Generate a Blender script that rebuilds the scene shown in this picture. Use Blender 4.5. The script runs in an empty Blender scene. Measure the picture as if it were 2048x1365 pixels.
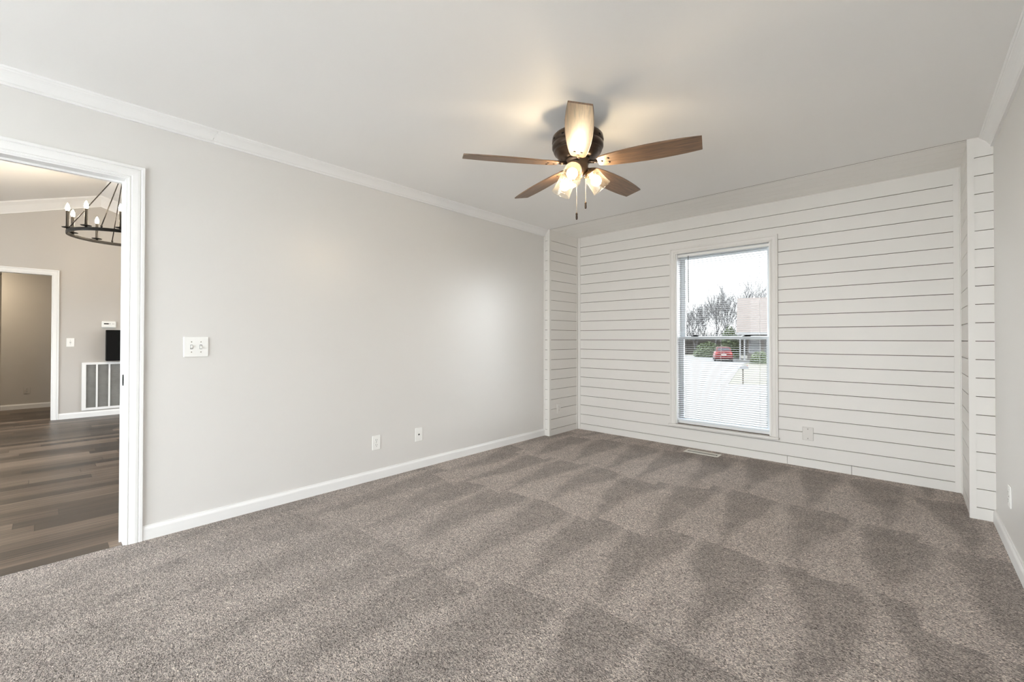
import bpy, math, random
from mathutils import Vector, Matrix, Euler
PI = math.pi
R = math.radians
C = bpy.context.scene.collection
SC = bpy.context.scene
random.seed(7)

# ------------------------------------------------------------------ camera, world, sun, exposure
W_IMG = 2048.0
F_PX, CY, YAW, PITCH, ROLL = 864.54, 670.95, 0.7441, 0.00866, 0.00125
cam_d = bpy.data.cameras.new('camera')
cam_d.sensor_width = 36.0
cam_d.lens = F_PX / W_IMG * 36.0
cam_d.shift_y = (CY - 682.5) / W_IMG
cam_d.clip_start = 0.02
cam_d.clip_end = 500
cam = bpy.data.objects.new('camera', cam_d)
C.objects.link(cam)
cam.location = (0, 0, 1.12)
fwv = Vector((-math.sin(YAW) * math.cos(PITCH), math.cos(YAW) * math.cos(PITCH), math.sin(PITCH)))
rv = Vector((math.cos(YAW), math.sin(YAW), 0))
uv = rv.cross(fwv)
r2 = rv * math.cos(ROLL) + uv * math.sin(ROLL)
u2 = uv * math.cos(ROLL) - rv * math.sin(ROLL)
cam.rotation_euler = Matrix((r2, u2, -fwv)).transposed().to_euler()
SC.camera = cam

SKY = 9.5           # sky on the sun's side, behind the camera, raised to light the room
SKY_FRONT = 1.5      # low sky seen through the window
SKY_SIDE = 12.0       # unseen sky to the right and higher up, raised to light the room
BULB = 108.0         # ceiling-fan bulbs
CANDLE = 230.0        # chandelier bulbs
SUN = 2.0
world = bpy.data.worlds.new('sky')
SC.world = world
world.use_nodes = True
wn, wl = world.node_tree.nodes, world.node_tree.links
wn.clear()
wo = wn.new('ShaderNodeOutputWorld')
wb = wn.new('ShaderNodeBackground')
wt = wn.new('ShaderNodeTexCoord')
wsep = wn.new('ShaderNodeSeparateXYZ')
wr = wn.new('ShaderNodeValToRGB')
wl.new(wt.outputs['Generated'], wsep.inputs[0])
wl.new(wsep.outputs['Z'], wr.inputs['Fac'])
wl.new(wr.outputs['Color'], wb.inputs['Color'])
wl.new(wb.outputs[0], wo.inputs[0])
wr.color_ramp.elements[0].color = (0.955, 0.98, 1.0, 1)
wr.color_ramp.elements[1].color = (0.80, 0.90, 1.0, 1)
# sky shaped to light the room: dim where the window looks, raised elsewhere
def wmap(src, f0, f1, t0, t1):
    k = wn.new('ShaderNodeMapRange')
    k.interpolation_type = 'SMOOTHSTEP'
    for nm, val in (('From Min', f0), ('From Max', f1), ('To Min', t0), ('To Max', t1)):
        if isinstance(val, (int, float)): k.inputs[nm].default_value = val
        else: wl.new(val, k.inputs[nm])
    wl.new(src, k.inputs['Value'])
    return k.outputs[0]
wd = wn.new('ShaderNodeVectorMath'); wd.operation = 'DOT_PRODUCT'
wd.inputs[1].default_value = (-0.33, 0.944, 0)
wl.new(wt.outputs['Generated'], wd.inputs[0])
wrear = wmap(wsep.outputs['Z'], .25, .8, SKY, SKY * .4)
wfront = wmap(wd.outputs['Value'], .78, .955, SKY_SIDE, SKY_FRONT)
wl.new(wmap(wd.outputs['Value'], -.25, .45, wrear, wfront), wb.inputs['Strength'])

sun_d = bpy.data.lights.new('sun', 'SUN')
sun_d.energy = SUN
sun_d.angle = R(1.0)
sun_d.color = (1.0, 0.95, 0.87)
sun = bpy.data.objects.new('sun', sun_d)
C.objects.link(sun)
sun.location = (-20, 20, 30)
sun.rotation_euler = Vector((0.72, 0.28, -0.63)).to_track_quat('-Z', 'Y').to_euler()


def portal(loc, direction, sx, sy):
    d = bpy.data.lights.new('window_portal', 'AREA')
    d.shape = 'RECTANGLE'
    d.size, d.size_y = sx, sy
    d.cycles.is_portal = True
    o = bpy.data.objects.new('window_portal', d)
    o.location = loc
    o.rotation_euler = Vector(direction).to_track_quat('-Z', 'Z').to_euler()
    C.objects.link(o)


SC.view_settings.view_transform = 'Standard'
SC.view_settings.look = 'None'
SC.view_settings.gamma = 1.0
SC.view_settings.use_curve_mapping = False
SC.view_settings.exposure = 0.39
SC.cycles.max_bounces = 14
SC.cycles.diffuse_bounces = 10
SC.cycles.transparent_max_bounces = 24
SC.cycles.sample_clamp_indirect = 6.0
SC.cycles.caustics_reflective = False
SC.cycles.caustics_refractive = False

# ------------------------------------------------------------------ room numbers (metres; camera stands at x=0, y=0)
XL, XR, ZC = -3.1375, 0.3833, 2.387
YL, YB, YR = 3.959, 4.543, -2.40        # face of the pilasters, shiplap wall, wall behind the camera
XA, XB = -3.058, 0.2744                 # inner faces of the two pilasters
HX0, HX1 = -3.26, -8.639                # next room
LINE0, PITCHB = 0.073, 0.1152           # shiplap joints
RIDGE_Y, RIDGE_Z, SLOPE = 0.56, 3.18, 0.325


# ------------------------------------------------------------------ mesh builder
class MB:
    def __init__(self):
        self.v, self.f, self.m, self.s = [], [], [], []

    def face(self, idx, mi=0, smooth=False):
        self.f.append(idx); self.m.append(mi); self.s.append(smooth)

    def box(self, x0, x1, y0, y1, z0, z1, mi=0):
        if x0 > x1: x0, x1 = x1, x0
        if y0 > y1: y0, y1 = y1, y0
        if z0 > z1: z0, z1 = z1, z0
        b = len(self.v)
        self.v += [(x, y, z) for z in (z0, z1) for y in (y0, y1) for x in (x0, x1)]
        for q in ((0, 2, 3, 1), (4, 5, 7, 6), (0, 1, 5, 4), (2, 6, 7, 3), (0, 4, 6, 2), (1, 3, 7, 5)):
            self.face([b + i for i in q], mi)
        return self

    def bbox(self, x0, x1, y0, y1, z0, z1, bev=0.003, mi=0):
        """box with chamfered edges"""
        if x0 > x1: x0, x1 = x1, x0
        if y0 > y1: y0, y1 = y1, y0
        if z0 > z1: z0, z1 = z1, z0
        bev = min(bev, (x1 - x0) * .45, (y1 - y0) * .45, (z1 - z0) * .45)
        def ring(z, i):
            a, b_, c, d = x0 + i, x1 - i, y0 + i, y1 - i
            k = bev
            return [(a + k, c, z), (b_ - k, c, z), (b_, c + k, z), (b_, d - k, z), (b_ - k, d, z), (a + k, d, z), (a, d - k, z), (a, c + k, z)]
        rings = [ring(z0, bev), ring(z0 + bev, 0), ring(z1 - bev, 0), ring(z1, bev)]
        self.loft(rings, mi=mi)
        return self

    def loft(self, rings, closed=True, caps=True, mi=0, smooth=False):
        b = len(self.v)
        n = len(rings[0])
        for r in rings:
            self.v += [tuple(p) for p in r]
        for k in range(len(rings) - 1):
            for i in range(n if closed else n - 1):
                j = (i + 1) % n
                self.face([b + k * n + i, b + k * n + j, b + (k + 1) * n + j, b + (k + 1) * n + i], mi, smooth)
        if caps:
            self.face([b + i for i in reversed(range(n))], mi)
            self.face([b + (len(rings) - 1) * n + i for i in range(n)], mi)
        return self

    def lathe(self, prof, c=(0, 0, 0), axis=(0, 0, 1), seg=32, mi=0, smooth=True, caps=False):
        """prof: list of (radius, distance along axis)"""
        ax = Vector(axis).normalized()
        q = Vector((0, 0, 1)).rotation_difference(ax)
        c = Vector(c)
        rings = []
        for r, h in prof:
            rings.append([c + q @ Vector((max(r, 1e-5) * math.cos(2 * PI * i / seg), max(r, 1e-5) * math.sin(2 * PI * i / seg), h)) for i in range(seg)])
        return self.loft(rings, True, caps, mi, smooth)

    def tube(self, pts, r, seg=8, mi=0, smooth=True):
        pts = [Vector(p) for p in pts]
        n = len(pts)
        rs = r if isinstance(r, (list, tuple)) else [r] * n
        rings = []
        up = None
        for i, p in enumerate(pts):
            t = (pts[min(i + 1, n - 1)] - pts[max(i - 1, 0)]).normalized()
            if up is None:
                up = Vector((0, 0, 1)) if abs(t.z) < .9 else Vector((1, 0, 0))
            a = t.cross(up)
            if a.length < 1e-6: a = t.orthogonal()
            a.normalize()
            bv = a.cross(t).normalized()
            up = bv
            rings.append([p + (a * math.cos(2 * PI * k / seg) + bv * math.sin(2 * PI * k / seg)) * rs[i] for k in range(seg)])
        return self.loft(rings, True, True, mi, smooth)

    def ellipsoid(self, c, rx, ry, rz, seg=16, rings=10, mi=0):
        rr = []
        for k in range(rings + 1):
            a = -PI / 2 + PI * k / rings
            ca = max(math.cos(a), 1e-4)
            rr.append([(c[0] + rx * ca * math.cos(2 * PI * i / seg), c[1] + ry * ca * math.sin(2 * PI * i / seg), c[2] + rz * math.sin(a)) for i in range(seg)])
        return self.loft(rr, True, True, mi, True)

    def xf(self, mat, start=0):
        for i in range(start, len(self.v)):
            self.v[i] = tuple(mat @ Vector(self.v[i]))
        return self

    def build(self, name, mat, parent=None, recalc=True):
        me = bpy.data.meshes.new(name)
        me.from_pydata(self.v, [], self.f)
        mats = mat if isinstance(mat, (list, tuple)) else [mat]
        for m_ in mats:
            me.materials.append(m_)
        me.polygons.foreach_set('material_index', self.m)
        me.polygons.foreach_set('use_smooth', self.s)
        me.update()
        if recalc:
            import bmesh
            bm = bmesh.new(); bm.from_mesh(me)
            bmesh.ops.recalc_face_normals(bm, faces=bm.faces)
            bm.to_mesh(me); bm.free()
        o = bpy.data.objects.new(name, me)
        C.objects.link(o)
        if parent is not None:
            o.parent = parent
            o.matrix_parent_inverse = Matrix.Translation(-parent_loc(parent))
        return o


def parent_loc(o):
    l = Vector(o.location)
    # every Empty here is unrotated when its parts are built in world coordinates
    if o.parent is not None:
        return Vector((0, 0, 0)) if o.type == 'MESH' else l
    return l if o.type == 'EMPTY' else Vector((0, 0, 0))


def tag(o, label=None, cat=None, group=None, kind=None):
    if label: o['label'] = label
    if cat: o['category'] = cat
    if group: o['group'] = group
    if kind: o['kind'] = kind
    return o


def empty(name, loc=(0, 0, 0)):
    o = bpy.data.objects.new(name, None)
    o.empty_display_size = 0.1
    o.location = loc
    C.objects.link(o)
    return o


def struct(mb, name, mat, label, cat='structure'):
    return tag(mb.build(name, mat), label, cat, kind='structure')


def copy_tree(o, parent=None):
    c = o.copy()
    C.objects.link(c)
    if parent is not None:
        c.parent = parent
    for ch in [x for x in bpy.data.objects if x.parent == o]:
        copy_tree(ch, c)
    return c


# ------------------------------------------------------------------ materials
def new_mat(name):
    m = bpy.data.materials.new(name)
    m.use_nodes = True
    nt = m.node_tree
    return m, nt, nt.nodes, nt.links, nt.nodes['Principled BSDF']


def paint(name, col, rough=.5, var=.02, scale=3.0, bump=0.0, bscale=300, spec=.5, metal=0.0):
    m, nt, n, l, p = new_mat(name)
    tc = n.new('ShaderNodeTexCoord')
    ns = n.new('ShaderNodeTexNoise')
    ns.inputs['Scale'].default_value = scale
    ns.inputs['Detail'].default_value = 3
    l.new(tc.outputs['Object'], ns.inputs['Vector'])
    mx = n.new('ShaderNodeMix'); mx.data_type = 'RGBA'
    mx.inputs['A'].default_value = (*[max(0, c * (1 - var)) for c in col], 1)
    mx.inputs['B'].default_value = (*[min(1, c * (1 + var)) for c in col], 1)
    l.new(ns.outputs['Fac'], mx.inputs['Factor'])
    l.new(mx.outputs['Result'], p.inputs['Base Color'])
    p.inputs['Roughness'].default_value = rough
    p.inputs['Metallic'].default_value = metal
    p.inputs['Specular IOR Level'].default_value = spec
    if bump:
        nb = n.new('ShaderNodeTexNoise'); nb.inputs['Scale'].default_value = bscale
        l.new(tc.outputs['Object'], nb.inputs['Vector'])
        b = n.new('ShaderNodeBump'); b.inputs['Strength'].default_value = bump
        b.inputs['Distance'].default_value = .002
        l.new(nb.outputs['Fac'], b.inputs['Height'])
        l.new(b.outputs['Normal'], p.inputs['Normal'])
    return m


def math_node(n, op, a=None, b=None, l=None):
    k = n.new('ShaderNodeMath'); k.operation = op
    for i, x in enumerate((a, b)):
        if x is None: continue
        if isinstance(x, (int, float)): k.inputs[i].default_value = x
        else: l.new(x, k.inputs[i])
    return k.outputs[0]


def emit(name, col, strength):
    m = bpy.data.materials.new(name); m.use_nodes = True
    n, l = m.node_tree.nodes, m.node_tree.links
    n.clear()
    o = n.new('ShaderNodeOutputMaterial'); e = n.new('ShaderNodeEmission')
    e.inputs[0].default_value = (*col, 1); e.inputs[1].default_value = strength
    l.new(e.outputs[0], o.inputs[0])
    return m


def thin_glass(name, tint=(1, 1, 1), rough=.02, gloss=.06, milky=0.0, milk_col=(1, 1, 1)):
    m = bpy.data.materials.new(name); m.use_nodes = True
    n, l = m.node_tree.nodes, m.node_tree.links
    n.clear()
    o = n.new('ShaderNodeOutputMaterial')
    t = n.new('ShaderNodeBsdfTransparent'); t.inputs[0].default_value = (*tint, 1)
    g = n.new('ShaderNodeBsdfGlossy'); g.inputs['Roughness'].default_value = rough
    lw = n.new('ShaderNodeLayerWeight'); lw.inputs[0].default_value = .25
    mp = n.new('ShaderNodeMapRange')
    mp.inputs['To Min'].default_value = gloss; mp.inputs['To Max'].default_value = min(1, gloss + .55)
    pw = math_node(n, 'POWER', lw.outputs['Facing'], 3.0, l)
    l.new(pw, mp.inputs['Value'])
    mx = n.new('ShaderNodeMixShader')
    l.new(mp.outputs[0], mx.inputs[0]); l.new(t.outputs[0], mx.inputs[1]); l.new(g.outputs[0], mx.inputs[2])
    out = mx.outputs[0]
    if milky:
        d = n.new('ShaderNodeBsdfTranslucent'); d.inputs[0].default_value = (*milk_col, 1)
        d2 = n.new('ShaderNodeBsdfDiffuse'); d2.inputs[0].default_value = (*milk_col, 1)
        a = n.new('ShaderNodeMixShader'); a.inputs[0].default_value = .5
        l.new(d.outputs[0], a.inputs[1]); l.new(d2.outputs[0], a.inputs[2])
        ns = n.new('ShaderNodeTexNoise'); ns.inputs['Scale'].default_value = 160
        tc = n.new('ShaderNodeTexCoord'); l.new(tc.outputs['Object'], ns.inputs['Vector'])
        f = math_node(n, 'MULTIPLY', ns.outputs['Fac'], milky * 2, l)
        fe = math_node(n, 'MULTIPLY', math_node(n, 'POWER', lw.outputs['Facing'], 2.0, l), .05, l)
        f2 = math_node(n, 'ADD', f, fe, l)
        m2 = n.new('ShaderNodeMixShader')
        l.new(f2, m2.inputs[0]); l.new(out, m2.inputs[1]); l.new(a.outputs[0], m2.inputs[2])
        out = m2.outputs[0]
    l.new(out, o.inputs[0])
    return m


def wood(name, c0, c1, scale=(1, 14, 14), rough=.35, ramp=(.3, .7), spec=.5):
    m, nt, n, l, p = new_mat(name)
    tc = n.new('ShaderNodeTexCoord')
    mp = n.new('ShaderNodeMapping'); mp.inputs['Scale'].default_value = scale
    l.new(tc.outputs['Object'], mp.inputs[0])
    ns = n.new('ShaderNodeTexNoise'); ns.inputs['Scale'].default_value = 6; ns.inputs['Detail'].default_value = 8
    ns.inputs['Roughness'].default_value = .65
    l.new(mp.outputs[0], ns.inputs['Vector'])
    r = n.new('ShaderNodeValToRGB')
    r.color_ramp.elements[0].position = ramp[0]; r.color_ramp.elements[1].position = ramp[1]
    r.color_ramp.elements[0].color = (*c0, 1); r.color_ramp.elements[1].color = (*c1, 1)
    l.new(ns.outputs['Fac'], r.inputs[0]); l.new(r.outputs[0], p.inputs['Base Color'])
    p.inputs['Roughness'].default_value = rough
    p.inputs['Specular IOR Level'].default_value = spec
    b = n.new('ShaderNodeBump'); b.inputs['Strength'].default_value = .15; b.inputs['Distance'].default_value = .001
    l.new(ns.outputs['Fac'], b.inputs['Height']); l.new(b.outputs['Normal'], p.inputs['Normal'])
    return m


def carpet_mat():
    m, nt, n, l, p = new_mat('frieze carpet')
    geo = n.new('ShaderNodeNewGeometry')
    pos = geo.outputs['Position']
    # curly twisted yarn: two layers of warped cells
    warp = n.new('ShaderNodeTexNoise'); warp.inputs['Scale'].default_value = 55; warp.inputs['Detail'].default_value = 1
    l.new(pos, warp.inputs['Vector'])
    wv = n.new('ShaderNodeVectorMath'); wv.operation = 'SUBTRACT'; wv.inputs[1].default_value = (.5, .5, .5)
    l.new(warp.outputs['Color'], wv.inputs[0])
    ws = n.new('ShaderNodeVectorMath'); ws.operation = 'SCALE'; ws.inputs['Scale'].default_value = .012
    l.new(wv.outputs[0], ws.inputs[0])
    wa = n.new('ShaderNodeVectorMath'); wa.operation = 'ADD'
    l.new(pos, wa.inputs[0]); l.new(ws.outputs[0], wa.inputs[1])
    mp = n.new('ShaderNodeMapping'); mp.inputs['Rotation'].default_value = (0, 0, R(35)); mp.inputs['Scale'].default_value = (1, 2.8, 1)
    l.new(wa.outputs[0], mp.inputs[0])
    vo = n.new('ShaderNodeTexVoronoi'); vo.inputs['Scale'].default_value = 215; vo.feature = 'F1'
    l.new(mp.outputs[0], vo.inputs['Vector'])
    fine = n.new('ShaderNodeTexNoise'); fine.inputs['Scale'].default_value = 330; fine.inputs['Detail'].default_value = 2
    l.new(mp.outputs[0], fine.inputs['Vector'])
    sepc = n.new('ShaderNodeSeparateColor'); l.new(vo.outputs['Color'], sepc.inputs[0])
    # flecked yarn colours
    t = math_node(n, 'ADD', math_node(n, 'MULTIPLY', sepc.outputs[0], .85, l), math_node(n, 'MULTIPLY', fine.outputs['Fac'], .40, l), l)
    ramp = n.new('ShaderNodeValToRGB')
    cr = ramp.color_ramp
    cr.elements[0].position = .20; cr.elements[0].color = (.030, .021, .017, 1)
    cr.elements[1].position = 1.0; cr.elements[1].color = (.80, .71, .635, 1)
    e = cr.elements.new(.48); e.color = (.215, .183, .168, 1)
    e = cr.elements.new(.75); e.color = (.435, .382, .353, 1)
    l.new(t, ramp.inputs[0])
    # the lay of the pile left by the vacuum: rows of wedges
    sep = n.new('ShaderNodeSeparateXYZ'); l.new(pos, sep.inputs[0])
    big = n.new('ShaderNodeTexNoise'); big.inputs['Scale'].default_value = 1.1; big.inputs['Detail'].default_value = 2
    l.new(pos, big.inputs['Vector'])
    bsep = n.new('ShaderNodeSeparateColor'); l.new(big.outputs['Color'], bsep.inputs[0])
    yy = math_node(n, 'ADD', sep.outputs['Y'], math_node(n, 'MULTIPLY', math_node(n, 'SUBTRACT', bsep.outputs[0], .5, l), .55, l), l)
    col0 = math_node(n, 'FLOOR', math_node(n, 'DIVIDE', math_node(n, 'ADD', sep.outputs['X'], math_node(n, 'MULTIPLY', math_node(n, 'SUBTRACT', bsep.outputs[1], .5, l), .30, l), l), .36, l), None, l)
    wcol = n.new('ShaderNodeTexWhiteNoise'); wcol.noise_dimensions = '1D'; l.new(col0, wcol.inputs['W'])
    yy = math_node(n, 'ADD', yy, math_node(n, 'MULTIPLY', math_node(n, 'SUBTRACT', wcol.outputs['Value'], .5, l), .42, l), l)
    yrow = math_node(n, 'DIVIDE', math_node(n, 'SUBTRACT', yy, 2.33 - 4 * .98, l), .98, l)
    rowi = math_node(n, 'FLOOR', yrow, None, l)
    tt = math_node(n, 'FRACT', yrow, None, l)       # 0 at the near end of a stroke, 1 at the far end
    xx = math_node(n, 'ADD', sep.outputs['X'], math_node(n, 'MULTIPLY', math_node(n, 'SUBTRACT', bsep.outputs[1], .5, l), .30, l), l)
    xx = math_node(n, 'ADD', xx, math_node(n, 'MULTIPLY', tt, .07, l), l)
    xs = math_node(n, 'DIVIDE', math_node(n, 'ADD', xx, math_node(n, 'MULTIPLY', rowi, .13, l), l), .36, l)
    fx = math_node(n, 'FRACT', math_node(n, 'ADD', xs, 40.1, l), None, l)
    # distance from the centre of the stroke
    dx = math_node(n, 'ABSOLUTE', math_node(n, 'SUBTRACT', fx, .5, l), None, l)
    edge = math_node(n, 'SUBTRACT', math_node(n, 'MULTIPLY', math_node(n, 'MINIMUM', tt, .86, l), .50, l), dx, l)
    wob = math_node(n, 'MULTIPLY', math_node(n, 'SUBTRACT', fine.outputs['Fac'], .5, l), .10, l)
    mr = n.new('ShaderNodeMapRange'); mr.interpolation_type = 'SMOOTHSTEP'
    mr.inputs['From Min'].default_value = -.11; mr.inputs['From Max'].default_value = .11
    l.new(math_node(n, 'ADD', edge, wob, l), mr.inputs['Value'])
    # strength fades towards the doorway, where feet have scuffed it
    fade = n.new('ShaderNodeMapRange')
    fade.inputs['From Min'].default_value = .2; fade.inputs['From Max'].default_value = 1.7
    fade.inputs['To Min'].default_value = .40; fade.inputs['To Max'].default_value = 1.0
    l.new(math_node(n, 'ADD', sep.outputs['Y'], math_node(n, 'MULTIPLY', sep.outputs['X'], .35, l), l), fade.inputs['Value'])
    lay = math_node(n, 'MULTIPLY', mr.outputs[0], fade.outputs[0], l)
    mot = n.new('ShaderNodeTexNoise'); mot.inputs['Scale'].default_value = 6; mot.inputs['Detail'].default_value = 4
    l.new(pos, mot.inputs['Vector'])
    val = math_node(n, 'SUBTRACT', 1.44, math_node(n, 'MULTIPLY', lay, .46, l), l)
    val = math_node(n, 'ADD', val, math_node(n, 'MULTIPLY', math_node(n, 'SUBTRACT', mot.outputs['Fac'], .5, l), .60, l), l)
    val = math_node(n, 'SUBTRACT', val, math_node(n, 'MULTIPLY', math_node(n, 'SUBTRACT', 1.0, fade.outputs[0], l), .45, l), l)
    mul = n.new('ShaderNodeVectorMath'); mul.operation = 'SCALE'
    l.new(ramp.outputs[0], mul.inputs[0]); l.new(val, mul.inputs['Scale'])
    l.new(mul.outputs[0], p.inputs['Base Color'])
    p.inputs['Roughness'].default_value = .95
    p.inputs['Specular IOR Level'].default_value = .1
    p.inputs['Sheen Weight'].default_value = .30
    p.inputs['Sheen Roughness'].default_value = .4
    p.inputs['Sheen Tint'].default_value = (1, .92, .87, 1)
    hgt = math_node(n, 'ADD', math_node(n, 'MULTIPLY', vo.outputs['Distance'], -1.0, l), math_node(n, 'MULTIPLY', fine.outputs['Fac'], .5, l), l)
    b = n.new('ShaderNodeBump'); b.inputs['Strength'].default_value = .9; b.inputs['Distance'].default_value = .006
    l.new(hgt, b.inputs['Height']); l.new(b.outputs['Normal'], p.inputs['Normal'])
    return m


def plank_mat():
    m, nt, n, l, p = new_mat('vinyl plank')
    tc = n.new('ShaderNodeNewGeometry')
    sep = n.new('ShaderNodeSeparateXYZ'); l.new(tc.outputs['Position'], sep.inputs[0])
    xs = math_node(n, 'DIVIDE', sep.outputs['X'], .125, l)
    row = math_node(n, 'FLOOR', xs, None, l)
    wn_ = n.new('ShaderNodeTexWhiteNoise'); wn_.noise_dimensions = '1D'; l.new(row, wn_.inputs['W'])
    ys = math_node(n, 'DIVIDE', math_node(n, 'ADD', sep.outputs['Y'], math_node(n, 'MULTIPLY', wn_.outputs['Value'], 3.0, l), l), 1.2, l)
    col = math_node(n, 'FLOOR', ys, None, l)
    cmb = n.new('ShaderNodeCombineXYZ'); l.new(row, cmb.inputs[0]); l.new(col, cmb.inputs[1])
    w2 = n.new('ShaderNodeTexWhiteNoise'); w2.noise_dimensions = '2D'; l.new(cmb.outputs[0], w2.inputs['Vector'])
    mp = n.new('ShaderNodeMapping'); mp.inputs['Scale'].default_value = (60, .8, 1)
    l.new(tc.outputs['Position'], mp.inputs[0])
    off = n.new('ShaderNodeVectorMath'); off.operation = 'ADD'
    l.new(mp.outputs[0], off.inputs[0]); l.new(w2.outputs['Color'], off.inputs[1])
    ns = n.new('ShaderNodeTexNoise'); ns.inputs['Scale'].default_value = 1.6; ns.inputs['Detail'].default_value = 8; ns.inputs['Roughness'].default_value = .7
    l.new(off.outputs[0], ns.inputs['Vector'])
    t = math_node(n, 'ADD', math_node(n, 'MULTIPLY', ns.outputs['Fac'], .8, l), math_node(n, 'MULTIPLY', w2.outputs['Value'], .30, l), l)
    rp = n.new('ShaderNodeValToRGB'); cr = rp.color_ramp
    cr.elements[0].position = .40; cr.elements[0].color = (.026, .019, .0155, 1)
    cr.elements[1].position = .74; cr.elements[1].color = (.22, .165, .128, 1)
    e = cr.elements.new(.55); e.color = (.072, .051, .038, 1)
    l.new(t, rp.inputs[0])
    fx = math_node(n, 'FRACT', xs, None, l)
    seam = math_node(n, 'LESS_THAN', fx, .018, l)
    fy = math_node(n, 'FRACT', ys, None, l)
    seam2 = math_node(n, 'LESS_THAN', fy, .003, l)
    sm = math_node(n, 'MAXIMUM', seam, seam2, l)
    mx = n.new('ShaderNodeMix'); mx.data_type = 'RGBA'; mx.inputs['B'].default_value = (.02, .014, .01, 1)
    l.new(sm, mx.inputs['Factor']); l.new(rp.outputs[0], mx.inputs['A'])
    l.new(mx.outputs['Result'], p.inputs['Base Color'])
    p.inputs['Roughness'].default_value = .38
    b = n.new('ShaderNodeBump'); b.inputs['Strength'].default_value = .12; b.inputs['Distance'].default_value = .002
    l.new(ns.outputs['Fac'], b.inputs['Height']); l.new(b.outputs['Normal'], p.inputs['Normal'])
    return m


M = {}
M['wall'] = paint('greige satin wall paint', (.70, .687, .667), .36, .012, 1.5, .06, 220, 1.0)
M['ceil'] = paint('flat ceiling paint', (.86, .855, .845), .85, .012, 1.2, .05, 160, .2)
M['trim'] = paint('white trim paint', (.825, .825, .82), .38, .015, 4)
M['ship'] = paint('off white shiplap paint', (.735, .718, .692), .45, .02, 2.5, .04, 180)
M['soffit'] = paint('white planked soffit paint', (.86, .845, .82), .5, .02, 2.5, .04, 180)
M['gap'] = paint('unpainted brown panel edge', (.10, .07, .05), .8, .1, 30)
M['seal'] = paint('caulked hairline', (.40, .38, .36), .8, .1, 30)
M['carpet'] = carpet_mat()
M['plank'] = plank_mat()
M['hallwall'] = paint('grey hall paint', (.50, .475, .445), .5, .015, 1.5, .05, 200)
M['corr'] = paint('taupe corridor paint', (.52, .49, .45), .55, .05, 3, .05, 200)
M['plastic'] = paint('white plastic plate', (.85, .85, .83), .3, .01, 9)
M['greyplate'] = paint('painted blank plate', (.66, .64, .61), .4, .01, 9)
M['dark'] = paint('dark slot', (.02, .02, .02), .6, .1, 40)
M['black'] = paint('matte black panel', (.004, .004, .004), .7, .1, 20, spec=.15)
M['smoke'] = paint('grey smoked inset', (.16, .16, .16), .3, .05, 10)
M['bronze'] = paint('oil rubbed bronze', (.060, .042, .032), .32, .15, 12, metal=.75)
M['bronze2'] = paint('brown bronze', (.16, .10, .06), .34, .12, 12, metal=.6)
M['iron'] = paint('black iron', (.010, .0085, .007), .45, .1, 20, spec=.35)
M['blade'] = wood('fan blade oak', (.065, .037, .022), (.27, .16, .088), (1.2, 18, 18), .42, (.28, .74), .9)
M['bulb'] = emit('warm frosted bulb', (1.0, .82, .58), BULB)
M['candle_bulb'] = emit('warm candle bulb', (1.0, .82, .60), CANDLE)
M['shade'] = thin_glass('seeded glass shade', (.99, .97, .93), .03, .05, .009, (1, .94, .82))
M['pane'] = thin_glass('window pane', (.985, .99, .985), .0, .006)
M['vinyl'] = paint('white vinyl sash', (.74, .78, .82), .35, .01, 8)
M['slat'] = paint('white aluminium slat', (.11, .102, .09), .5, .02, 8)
M['wand'] = paint('smoky acrylic wand', (.10, .10, .10), .2, .05, 30)
M['cord'] = paint('white ladder cord', (.75, .75, .73), .8, .05, 90)
M['filter'] = paint('grey filter mesh', (.27, .265, .25), .8, .25, 9)
M['chain'] = paint('nickel chain', (.35, .32, .28), .3, .1, 60, metal=.8)
M['register'] = paint('almond register enamel', (.80, .78, .72), .4, .02, 20)
M['road'] = paint('pale asphalt', (.075, .073, .071), .9, .10, .6)
M['yard'] = paint('pale bounce yard', (.80, .78, .75), .9, .05, .6)  # whitened so the unseen yard bounces light up to the ceiling
M['lawn'] = paint('dry winter grass', (.050, .044, .028), .95, .35, 2.0)
M['bark'] = paint('grey bark', (.036, .034, .034), .9, .4, 3)
M['brush'] = paint('brown brush', (.030, .026, .020), .95, .5, 2)
M['ever'] = paint('evergreen leaves', (.040, .055, .018), .8, .6, 3)
M['car_red'] = paint('red car paint', (.062, .0035, .0035), .4, .05, 4, spec=.12)
M['car_glass'] = paint('dark car glass', (.02, .024, .03), .2, .1, 4, spec=.2)
M['rubber'] = paint('tyre rubber', (.012, .012, .012), .8, .1, 20)
M['lamp_red'] = paint('red lens', (.25, .01, .01), .2, .1, 10)
M['plate'] = paint('pale licence plate', (.30, .32, .28), .4, .05, 30)
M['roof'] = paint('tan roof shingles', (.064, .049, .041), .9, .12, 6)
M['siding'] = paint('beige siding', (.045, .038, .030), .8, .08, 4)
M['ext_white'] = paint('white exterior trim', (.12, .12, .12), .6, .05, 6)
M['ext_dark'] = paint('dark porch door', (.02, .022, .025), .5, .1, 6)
M['mail'] = paint('galvanised mailbox', (.10, .10, .105), .5, .1, 20)
M['postwood'] = paint('weathered post', (.05, .042, .033), .9, .2, 12)

# ------------------------------------------------------------------ floors and ceilings
b = MB(); b.box(XL - .012, XR, YR, YB, -.03, 0)
struct(b, 'floor', M['carpet'], 'brown and beige frieze carpet with vacuum marks', 'carpet')
b = MB(); b.box(-10.6, XL - .012, -2.6, 4.3, -.04, -.0015)
struct(b, 'floor_hall', M['plank'], 'dark brown wood plank floor of the next room', 'floor')

b = MB(); b.box(XL - .12, XR + .12, YR - .12, YL, ZC, ZC + .12)
struct(b, 'ceiling', M['ceil'], 'smooth white ceiling of the carpeted room', 'ceiling')

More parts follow.
